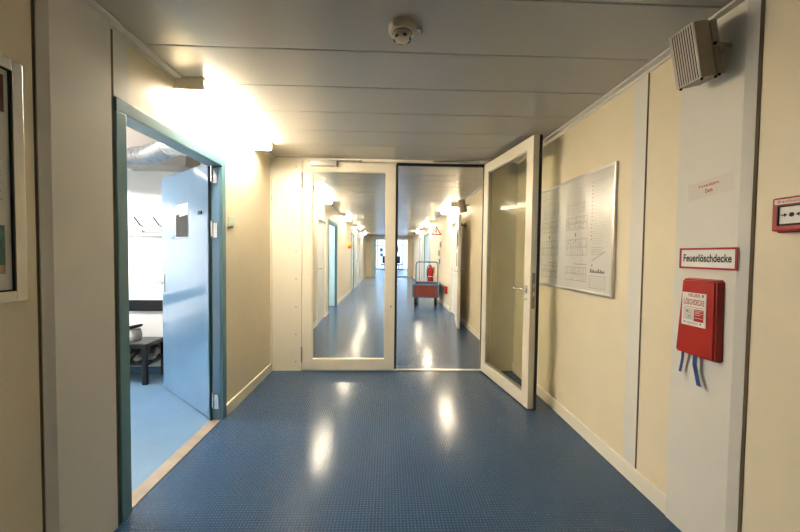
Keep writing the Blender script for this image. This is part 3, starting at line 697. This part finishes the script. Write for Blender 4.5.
dr.box(px_ - 0.0003, px_, 2.30, 2.47, 1.222, 1.232); dr.box(px_ - 0.0003, px_, 2.44, 2.455, 1.268, 1.280)
for k in range(6): dr.box(px_ - 0.0003, px_, 2.30 + 0.03 * k, 2.318 + 0.03 * k, 1.232, 1.232 + 0.006 * (1 + k % 3))
for k in range(7): dr.box(px_ - 0.0003, px_, 2.30 + k * 0.022, 2.316 + k * 0.022, 1.295 + k * -0.0 + 0.07 - k * 0.0095, 1.301 + 0.07 - k * 0.0095)
dr.build('legend_symbols', M['ink'], pb); dr = MB(); lines_rect(dr, px_, 2.29, 2.475, 1.112, 1.20)
dr.build('legend_drawing', M['ink'], pb)
df = MB()
for k in range(26):
    z = 1.865 - k * 0.0175
    df.box(px_ - 0.0003, px_, 2.30 + random.uniform(0, 0.05), 2.445, z, z + 0.0022)
for (a, b) in ((2.50, 2.83), (2.95, 3.28)):
    for k in range(14):
        y_ = random.uniform(a, b - 0.02); df.box(px_ - 0.0003, px_, y_, y_ + 0.0018, 1.665, 1.70 + random.uniform(0.02, 0.12))
    for k in range(8):
        z = random.uniform(1.67, 1.86); df.box(px_ - 0.0003, px_, a + random.uniform(0, .05), b - random.uniform(0, .05), z, z + 0.0016)
df.build('faint_plan_lines', M['inkf'], pb); df = MB()
for k in range(6): df.box(px_ - 0.0003, px_, 2.30, 2.465, 1.122 + k * 0.012, 1.124 + k * 0.012)
df.build('legend_text', M['inkf'], pb)

# ------------------------------------------------------------------ notice board near left
nb = empty('notice_board', (XL, 0.85, 1.58), 'silver framed notice board at the left picture edge with brown header and green map', 'notice board')
NY0, NY1, NZ0, NZ1 = 0.33, 1.300, 1.158, 1.985
MB().frame(NY0, NY1, NZ0, NZ1, 0.036, XL, XL + 0.018, 'Y').build('frame', M['alu'], nb)
MB().box(XL + 0.001, XL + 0.007, NY0 + 0.03, NY1 - 0.03, NZ0 + 0.03, NZ1 - 0.03).build('backing', M['plan'], nb)
MB().frame(NY0 + 0.036, NY1 - 0.036, NZ0 + 0.036, NZ1 - 0.036, 0.006, XL + 0.008, XL + 0.014, 'Y').build('inner_lip', M['dark'], nb)
nx = XL + 0.0076
sheet = MB().box(nx - 0.0005, nx + 0.0005, 0.60, 1.258, 1.215, 1.935).build('poster', M['plan'], nb)
MB().box(nx + 0.0006, nx + 0.001, 0.615, 1.245, 1.80, 1.925).build('header_picture', M['brown'], sheet)
MB().box(nx + 0.0006, nx + 0.001, 0.615, 1.238, 1.285, 1.42).build('map_picture', M['green'], sheet)
MB().box(nx + 0.0006, nx + 0.001, 0.615, 1.238, 1.255, 1.285).build('map_legend', M['tan'], sheet)
tx = MB()
for k in range(22):
    z = 1.775 - k * 0.0135
    tx.box(nx + 0.0006, nx + 0.0009, 0.95, 1.235 - random.uniform(0, .02), z, z + 0.0045)
    tx.box(nx + 0.0006, nx + 0.0009, 0.62, 0.92 - random.uniform(0, .06), z, z + 0.0045)
tx.build('printed_text', M['inkf'], sheet)

# ------------------------------------------------------------------ doors farther down the corridor
def frame_y(mb, x0, x1, a, b, top, w=0.05):
    mb.box(x0, x1, a - 0.01, a + w, 0, top + 0.01, 0.003); mb.box(x0, x1, b - w, b + 0.01, 0, top + 0.01, 0.003); mb.box(x0, x1, a + w, b - w, top - w, top + 0.01, 0.003)
    return mb
def closed_door(n, side, hole, leafmat, framemat, label, slits=False):
    a, b, t = hole; x = XL if side < 0 else XR; s = 1 if side < 0 else -1
    def X(p, q): return tuple(sorted((x + s * p, x + s * q)))
    r = empty('door_%d' % n, (x, (a + b) / 2, 0), label, 'door', kind='structure')
    frame_y(MB(), *X(-T - 0.01, 0.012), a, b, t).build('door_frame', framemat, r)
    lf_ = MB().box(*X(-0.06, -0.015), a + 0.05, b - 0.05, 0.01, t - 0.05, 0.003).build('door_leaf', leafmat, r)
    hx = x - s * 0.015
    MB().tube([(hx, a + 0.12, 1.05), (hx + s * 0.05, a + 0.12, 1.05), (hx + s * 0.05, a + 0.24, 1.05)], 0.01, 8).build('handle', M['chrome'], lf_, smooth=True)
    return r, lf_
closed_door(3, -1, D3, M['greydoor'], M['cream_lt'], 'closed white door in left wall, first beyond the closed glass leaf')
closed_door(5, -1, D5, M['paleteal'], M['teal'], 'blue framed door in left wall beside the orange beacon')
closed_door(6, -1, D6, M['greydoor'], M['greydoor'], 'white door farthest along the left wall')
d8, l8 = closed_door(8, 1, D8, M['paleteal'], M['teal'], 'pale blue door in right wall behind the cart')
closed_door(9, 1, D9, M['greydoor'], M['teal'], 'blue framed white door farthest along the right wall')
# open pale door 4
d4 = empty('door_4', (XL - 0.05, 8.95, 0), 'pale aqua door standing open at the second doorway on the left', 'door', kind='structure')
frame_y(MB(), XL - T - 0.012, XL + 0.012, *D4).build('door_frame', M['teal'], d4)
l4 = MB().box(XL - 0.96, XL - 0.035, 8.925, 8.965, 0.01, 2.025, 0.003).build('door_leaf', M['paleteal'], d4)
tag(MB().box(XL - 0.036, XL - 0.030, 8.927, 8.963, 0.01, 2.02).build('edge_strip', M['dark'], l4), 'dark hinge edge')
MB().tube([(XL - 0.9, 8.925, 1.05), (XL - 0.9, 8.875, 1.05), (XL - 0.78, 8.875, 1.05)], 0.01, 8).build('handle', M['chrome'], l4, smooth=True)
mb = MB().box(-3.6, XL - T, 7.3, 7.37, 0, H).box(-3.6, XL - T, 10.2, 10.27, 0, H).box(-3.67, -3.6, 7.3, 10.27, 0, H).box(-3.6, XL - T, 7.3, 10.27, H, H + 0.05)
struct('wall_side_room', mb, M['white'], 'white walls of the side room behind the aqua door', 'wall')
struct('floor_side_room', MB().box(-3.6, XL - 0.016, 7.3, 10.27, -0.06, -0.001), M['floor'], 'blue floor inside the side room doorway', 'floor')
# right cream door standing open along the wall
d7 = empty('door_7', (XR - 0.03, 7.15, 0), 'cream door on the right swung open towards the viewer, with dark glazing slits', 'door', kind='structure')
frame_y(MB(), XR - 0.012, XR + T, *D7).build('door_frame', M['cream_lt'], d7)
l7 = MB().box(-0.045, 0.0, -0.95, 0.0, 0.01, 2.06, 0.003).build('door_leaf', M['cream_lt'], d7, local=True)
l7.rotation_euler = (0, 0, -math.atan2(0.14, 0.95)); 
for z0, z1 in ((1.45, 1.75), (1.12, 1.38)): tag(MB().box(-0.049, -0.044, -0.52, -0.40, z0, z1).build('notice', M['dark'], l7, local=True), 'dark notice on the leaf')
tag(MB().box(-0.048, -0.044, -0.78, -0.60, 1.5, 1.8).build('notice', M['dark'], l7, local=True), 'dark notice on the leaf')
MB().tube([(-0.045, -0.87, 1.05), (-0.10, -0.87, 1.05), (-0.10, -0.75, 1.05)], 0.011, 8).tube([(0.0, -0.87, 1.05), (0.05, -0.87, 1.05), (0.05, -0.75, 1.05)], 0.011, 8).build('handle', M['chrome'], l7, local=True, smooth=True)
MB().box(XR + 0.03, XR + 0.07, 7.23, 8.07, 0.01, 2.03).build('room_screen', M['greydoor'], d7)
# jacket-like dark item hanging behind the open leaf
hk = empty('coat_hook', (XR, 6.62, 1.9), 'dark round hook on the wall behind the open cream door', 'hook')
MB().box(XR - 0.012, XR, 6.56, 6.68, 1.86, 1.95, 0.003).build('plate', M['steel'], hk)
MB().tube([(XR - 0.01, 6.62, 1.90), (XR - 0.07, 6.62, 1.90), (XR - 0.08, 6.62, 1.94)], 0.012, 8).build('hook', M['black'], hk, smooth=True)

# ------------------------------------------------------------------ cart
ct = empty('platform_cart', (1.045, 9.5, 0), 'blue tubular hand cart with brown-red side panels beside right wall', 'cart')
def L(mb, n, m, sm=False, par=ct): return mb.build(n, m, par, local=True, smooth=sm)
w2, l2 = 0.33, 0.47
bx_ = MB().box(-w2, w2, -l2, l2, 0.215, 0.245, 0.004); L(bx_, 'platform', M['cart'])
fm = MB()
for sx_ in (-1, 1):
    for sy in (-1, 1): fm.box(sx_ * w2 - 0.016, sx_ * w2 + 0.016, sy * l2 - 0.016, sy * l2 + 0.016, 0.245, 0.565, 0.003)
fm.box(-w2, w2, -l2 - 0.014, -l2 + 0.014, 0.54, 0.568, 0.003).box(-w2, w2, l2 - 0.014, l2 + 0.014, 0.54, 0.568, 0.003)
fm.box(-w2 - 0.014, -w2 + 0.014, -l2, l2, 0.54, 0.568, 0.003).box(w2 - 0.014, w2 + 0.014, -l2, l2, 0.54, 0.568, 0.003)
L(fm, 'box_frame', M['cart'])
for a in ((-w2 + 0.016, w2 - 0.016, -l2 - 0.008, -l2 + 0.008), (-w2 + 0.016, w2 - 0.016, l2 - 0.008, l2 + 0.008), (-w2 - 0.008, -w2 + 0.008, -l2 + 0.016, l2 - 0.016), (w2 - 0.008, w2 + 0.008, -l2 + 0.016, l2 - 0.016)):
    L(MB().box(a[0], a[1], a[2], a[3], 0.245, 0.54), 'side_panel', M['boxred'])
hp = [(-0.31, l2 + 0.03, 0.23), (-0.31, l2 + 0.03, 1.05), (-0.295, l2 + 0.03, 1.10), (-0.25, l2 + 0.03, 1.125), (0.25, l2 + 0.03, 1.125), (0.295, l2 + 0.03, 1.10), (0.31, l2 + 0.03, 1.05), (0.31, l2 + 0.03, 0.23)]
L(MB().tube(hp, 0.017, 10), 'push_handle', M['cart'], True)
for sx_ in (-1, 1):
    for sy in (-1, 1):
        w_ = L(MB().lathe([(0.03, -0.036), (0.098, -0.036), (0.105, -0.022), (0.105, 0.022), (0.098, 0.036), (0.03, 0.036)], (sx_ * 0.26, sy * 0.36, 0.105), 'X', 20), 'wheel', M['black'], True)
        L(MB().lathe([(0.035, -0.038), (0.035, 0.038)], (sx_ * 0.26, sy * 0.36, 0.105), 'X', 12), 'hub', M['alu'], False, w_)
        L(MB().box(sx_ * 0.26 - 0.035, sx_ * 0.26 + 0.035, sy * 0.36 - 0.03, sy * 0.36 + 0.03, 0.205, 0.218).box(sx_ * 0.26 - 0.047, sx_ * 0.26 - 0.041, sy * 0.36 - 0.02, sy * 0.36 + 0.02, 0.105, 0.21).box(sx_ * 0.26 + 0.041, sx_ * 0.26 + 0.047, sy * 0.36 - 0.02, sy * 0.36 + 0.02, 0.105, 0.21), 'caster_fork', M['steel'])
ct.rotation_euler = (0, 0, math.radians(-8))
cc = empty('cloth_bundle', (0.96, 9.3, 0.56), 'pale crumpled paper lying on the load in the cart', 'paper')
ld = tag(MB().box(0.78, 1.28, 9.12, 9.9, 0.246, 0.50, 0.02).build('cargo_box', M['dark']), 'dark box lying inside the blue cart', 'box')
bpy.data.objects.remove(cc)
tag(MB().box(0.90, 1.08, 9.18, 9.38, 0.50, 0.535, 0.012).build('folded_cloth', M['paper']), 'small white folded cloth on the dark box in the cart', 'cloth')

# extinguisher
ex = empty('fire_extinguisher', (1.34, 11.05, 0.47), 'red fire extinguisher hanging on right wall behind the cart handle', 'fire extinguisher')
ec = (1.345, 11.05, 0.47)
MB().lathe([(0.06, 0.0), (0.09, 0.02), (0.093, 0.05), (0.093, 0.40), (0.08, 0.45), (0.04, 0.48), (0.025, 0.50)], ec, 'Z', 24).build('cylinder', M['red'], ex, smooth=True)
MB().box(1.32, 1.37, 11.02, 11.08, 0.965, 1.0, 0.004).box(1.26, 1.36, 11.035, 11.065, 1.0, 1.012, 0.002).build('valve', M['black'], ex)
MB().tube([(1.30, 11.05, 0.985), (1.25, 11.03, 0.96), (1.235, 11.02, 0.85), (1.24, 11.02, 0.62)], 0.011, 8).build('hose', M['black'], ex, smooth=True)
tag(MB().lathe([(0.0945, 0.17), (0.0945, 0.19)], ec, 'Z', 24).build('label_band', M['paper'], ex), 'pale label band')
MB().box(1.435, XR, 11.0, 11.1, 0.75, 0.95, 0.002).box(1.40, 1.44, 11.02, 11.08, 0.80, 0.83).build('wall_bracket', M['steel'], ex)

# warning triangle flag sign
ws = empty('warning_sign', (XR, 9.6, 2.0), 'white triangular warning sign with red border standing out from right wall', 'sign')
def tri(mb, s, y0, y1, cx=1.31, cz=1.965):
    P3 = [(cx - s, cz - s * 0.6), (cx + s, cz - s * 0.6), (cx, cz + s * 1.13)]
    mb.add([(a, y0, b) for a, b in P3] + [(a, y1, b) for a, b in P3], [[0, 1, 2], [5, 4, 3], [0, 3, 4, 1], [1, 4, 5, 2], [2, 5, 3, 0]]); return mb
tri(MB(), 0.145, 9.60, 9.606).build('plate', M['signred'], ws)
tri(MB(), 0.105, 9.597, 9.600).build('sign_face', M['paper'], ws)
MB().box(1.302, 1.318, 9.594, 9.597, 1.95, 2.02).box(1.302, 1.318, 9.594, 9.597, 1.925, 1.938).build('symbol', M['black'], ws)
MB().tube([(1.40, 9.61, 1.90), (XR, 9.61, 1.90)], 0.008, 8).build('bracket', M['steel'], ws)
# vertical strip of small notices below the sign
for k, (yy, zz, lb) in enumerate([(9.75, 1.62, 'top one of three dark notices under the warning sign'), (10.0, 1.38, 'middle one of three dark notices under the warning sign'), (9.9, 1.14, 'lowest of three dark notices under the warning sign')]):
    nn = empty('wall_notice', (XR, yy, zz), lb, 'notice', 'dark notices under the warning sign')
    MB().box(XR - 0.012, XR, yy - 0.12, yy + 0.12, zz - 0.09, zz + 0.09, 0.002).build('frame', M['alu'], nn)
    MB().box(XR - 0.014, XR - 0.011, yy - 0.1, yy + 0.1, zz - 0.07, zz + 0.07).build('sheet', M['ink'], nn)
rb = empty('wall_box', (XR, 8.6, 0.46), 'small red box low on right wall beside the cart', 'box')
MB().box(XR - 0.06, XR, 8.52, 8.66, 0.38, 0.56, 0.005).build('housing', M['red'], rb)
MB().box(XR - 0.065, XR - 0.058, 8.55, 8.63, 0.42, 0.46, 0.001).build('catch', M['steel'], rb)

# orange beacon and camera on left
ob = empty('alarm_beacon', (XL, 11.1, 1.6), 'round orange beacon on left wall seen through the closed glass door', 'beacon')
MB().box(XL, XL + 0.05, 11.0, 11.2, 1.50, 1.70, 0.004).build('base', M['ivory'], ob)
MB().lathe([(0.10, 0.05), (0.105, 0.08), (0.09, 0.14), (0.05, 0.18), (0.01, 0.19)], (XL, 11.1, 1.6), 'X', 20).build('dome', M['orange'], ob, smooth=True)
oc = empty('ceiling_camera', (XL + 0.12, 13.75, H), 'small black dome camera near left lamps far down the corridor', 'camera')
MB().lathe([(0.06, 0), (0.06, -0.05), (0.03, -0.055)], (XL + 0.12, 13.75, H), 'Z', 16).build('mount', M['cream_lt'], oc, smooth=True)
MB().lathe([(0.055, -0.05), (0.06, -0.09), (0.045, -0.14), (0.01, -0.155)], (XL + 0.12, 13.75, H), 'Z', 16).build('dome', M['black'], oc, smooth=True)

# wall conduit box on left beyond the glass
# ------------------------------------------------------------------ end of the corridor and hall beyond
ew = MB().box(XL - T, -0.95, YE, YE + 0.15, 0, H).box(1.13, XR + T, YE, YE + 0.15, 0, H).box(-0.95, 1.13, YE, YE + 0.15, 2.28, H)
struct('wall_far', ew, M['cream'], 'cream wall with wide opening at the far end of corridor', 'wall')
struct('trim_19', MB().box(-0.95, -0.70, YE - 0.02, YE + 0.02, 0, 2.28, 0.003), M['paleteal'], 'pale aqua door edge at left side of the far opening', 'trim')
struct('trim_20', MB().box(0.1, 1.13, YE - 0.03, YE + 0.03, 0.0, 0.05, 0.003), M['navy'], 'low dark step across the far opening', 'threshold')
HX0, HX1, HY = -3.5, 3.5, 31.0
hw = MB().box(HX0 - 0.1, HX0, YE + 0.15, HY, 0, 2.8).box(HX1, HX1 + 0.1, YE + 0.15, HY, 0, 2.8).box(HX0, XL - T, YE + 0.1, YE + 0.15, 0, 2.8).box(XR + T, HX1, YE + 0.1, YE + 0.15, 0, 2.8).box(XL - T, XR + T, YE + 0.1, YE + 0.15, H, 2.8)
struct('wall_hall', hw, M['white'], 'white side walls of the bright hall at the far end', 'wall')
struct('ceiling_hall', MB().box(HX0, HX1, YE + 0.4, HY + 0.1, 2.8, 2.86).box(HX0, HX1, YE + 0.1, YE + 0.4, 2.8, 2.86), M['white'], 'white ceiling of the far hall', 'ceiling')
hf = MB().box(HX0, XL - 0.016, YE + 0.1, HY + 0.1, -0.08, -0.001).box(XR + 0.101, HX1, YE + 0.1, HY + 0.1, -0.08, -0.001)
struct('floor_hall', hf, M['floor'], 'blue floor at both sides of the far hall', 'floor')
wd = empty('window_1', (0, HY, 0), 'full height glazing letting bluish daylight into the far hall', 'window', kind='structure')
wf = MB().box(HX0, HX1, HY, HY + 0.08, 0, 0.08, 0.004).box(HX0, HX1, HY, HY + 0.08, 2.6, 2.8, 0.004)
for x in (HX0 + 0.05, -1.9, -0.95, 1.3, 2.3, HX1 - 0.05): wf.box(x - 0.04, x + 0.04, HY, HY + 0.08, 0.08, 2.6, 0.004)
wf.box(HX0, HX1, HY, HY + 0.08, 2.05, 2.11, 0.004)
wf.build('window_frame', M['greydoor'], wd)
MB().box(HX0, HX1, HY + 0.035, HY + 0.045, 0.05, 2.65).build('glass_pane', M['glassW'], wd)
def office_chair(loc, rz, label):
    r = empty('office_chair', loc, label, 'chair', 'dark chairs in the far hall')
    def l(mb, n, m, sm=True): return mb.build(n, m, r, local=True, smooth=sm)
    l(MB().box(-0.26, 0.26, -0.25, 0.25, 0.44, 0.53, 0.03), 'seat', M['dark'])
    l(MB().box(-0.25, 0.25, 0.2, 0.28, 0.60, 1.18, 0.03), 'backrest', M['dark'])
    l(MB().tube([(0, 0, 0.12), (0, 0, 0.44)], 0.03, 10).tube([(0, 0.1, 0.46), (0, 0.27, 0.5), (0, 0.27, 0.7)], 0.02, 8), 'column', M['black'])
    for s_ in (-1, 1): l(MB().tube([(s_ * 0.27, 0.05, 0.5), (s_ * 0.3, 0.05, 0.68), (s_ * 0.3, -0.2, 0.68)], 0.022, 8), 'armrest', M['black'])
    for k in range(5):
        a = 2 * PI * k / 5; lg = l(MB().tube([(0, 0, 0.13), (0.3 * math.cos(a), 0.3 * math.sin(a), 0.08)], 0.02, 8), 'leg', M['black'])
        MB().lathe([(0.028, -0.02), (0.03, 0), (0.028, 0.02)], (0.3 * math.cos(a), 0.3 * math.sin(a), 0.03), 'X', 10).build('caster', M['black'], lg, local=True)
    r.rotation_euler = (0, 0, rz); return r
office_chair((-0.28, 28.2, 0), PI + 0.3, 'dark office chair in far hall seen through the closed glass leaf')
office_chair((0.85, 28.2, 0), PI - 0.5, 'dark office chair in far hall seen through the open doorway')
hn = tag(MB().box(-0.72, -0.48, 30.95, 30.97, 1.55, 1.85).build('poster', M['navy']), 'dark poster on far glazing, upper one above the left chair', 'poster', 'posters on the far glazing')
hn = tag(MB().box(-0.70, -0.46, 30.95, 30.97, 1.15, 1.40).build('poster', M['navy']), 'dark poster on far glazing, lower one above the left chair', 'poster', 'posters on the far glazing')
hb = tag(MB().lathe([(0.02, 0.3), (0.16, 0.22), (0.2, 0.0), (0.16, -0.2), (0.02, -0.28)], (0.72, 30.7, 1.75), 'Z', 16).build('hanging_lantern', M['navy'], smooth=True), 'dark round lantern hanging above the right far chair', 'lantern')
MBc = MB().tube([(0.72, 30.7, 2.0), (0.72, 30.7, 2.8)], 0.01, 6).build('cord', M['black'], hb)

# ------------------------------------------------------------------ world
w = bpy.data.worlds.new('World'); S.world = w; w.use_nodes = True
bgn = w.node_tree.nodes['Background']
tc = w.node_tree.nodes.new('ShaderNodeTexCoord'); sp_ = w.node_tree.nodes.new('ShaderNodeSeparateXYZ'); rp = w.node_tree.nodes.new('ShaderNodeValToRGB')
w.node_tree.links.new(tc.outputs['Generated'], sp_.inputs[0]); w.node_tree.links.new(sp_.outputs['Z'], rp.inputs['Fac'])
rp.color_ramp.elements[0].position = 0.0; rp.color_ramp.elements[0].color = (0.55, 0.72, 0.95, 1)
rp.color_ramp.elements[1].position = 0.4; rp.color_ramp.elements[1].color = (0.45, 0.68, 1.0, 1)
w.node_tree.links.new(rp.outputs['Color'], bgn.inputs['Color']); bgn.inputs['Strength'].default_value = 0.8

# ------------------------------------------------------------------ camera
yaw, pit, roll, fpx, ch = 0.0342, 0.0335, 0.0116, 350.51, 1.3374
fwd = Vector((math.sin(yaw) * math.cos(pit), math.cos(yaw) * math.cos(pit), -math.sin(pit)))
r0 = Vector((math.cos(yaw), -math.sin(yaw), 0)); u0 = r0.cross(fwd)
rr = r0 * math.cos(roll) + u0 * math.sin(roll); uu = -r0 * math.sin(roll) + u0 * math.cos(roll)
cam = bpy.data.cameras.new('Camera'); co = bpy.data.objects.new('Camera', cam); COL.objects.link(co)
mt = Matrix((rr, uu, -fwd)).transposed().to_4x4(); mt.translation = Vector((0, 0, ch)); co.matrix_world = mt
cam.sensor_width = 36; cam.lens = fpx * 36 / 800; cam.clip_start = 0.05; cam.clip_end = 200
S.camera = co
vs = S.view_settings
vs.view_transform = 'Standard'; vs.look = 'None'; vs.gamma = 1; vs.use_curve_mapping = False
vs.exposure = 2.08
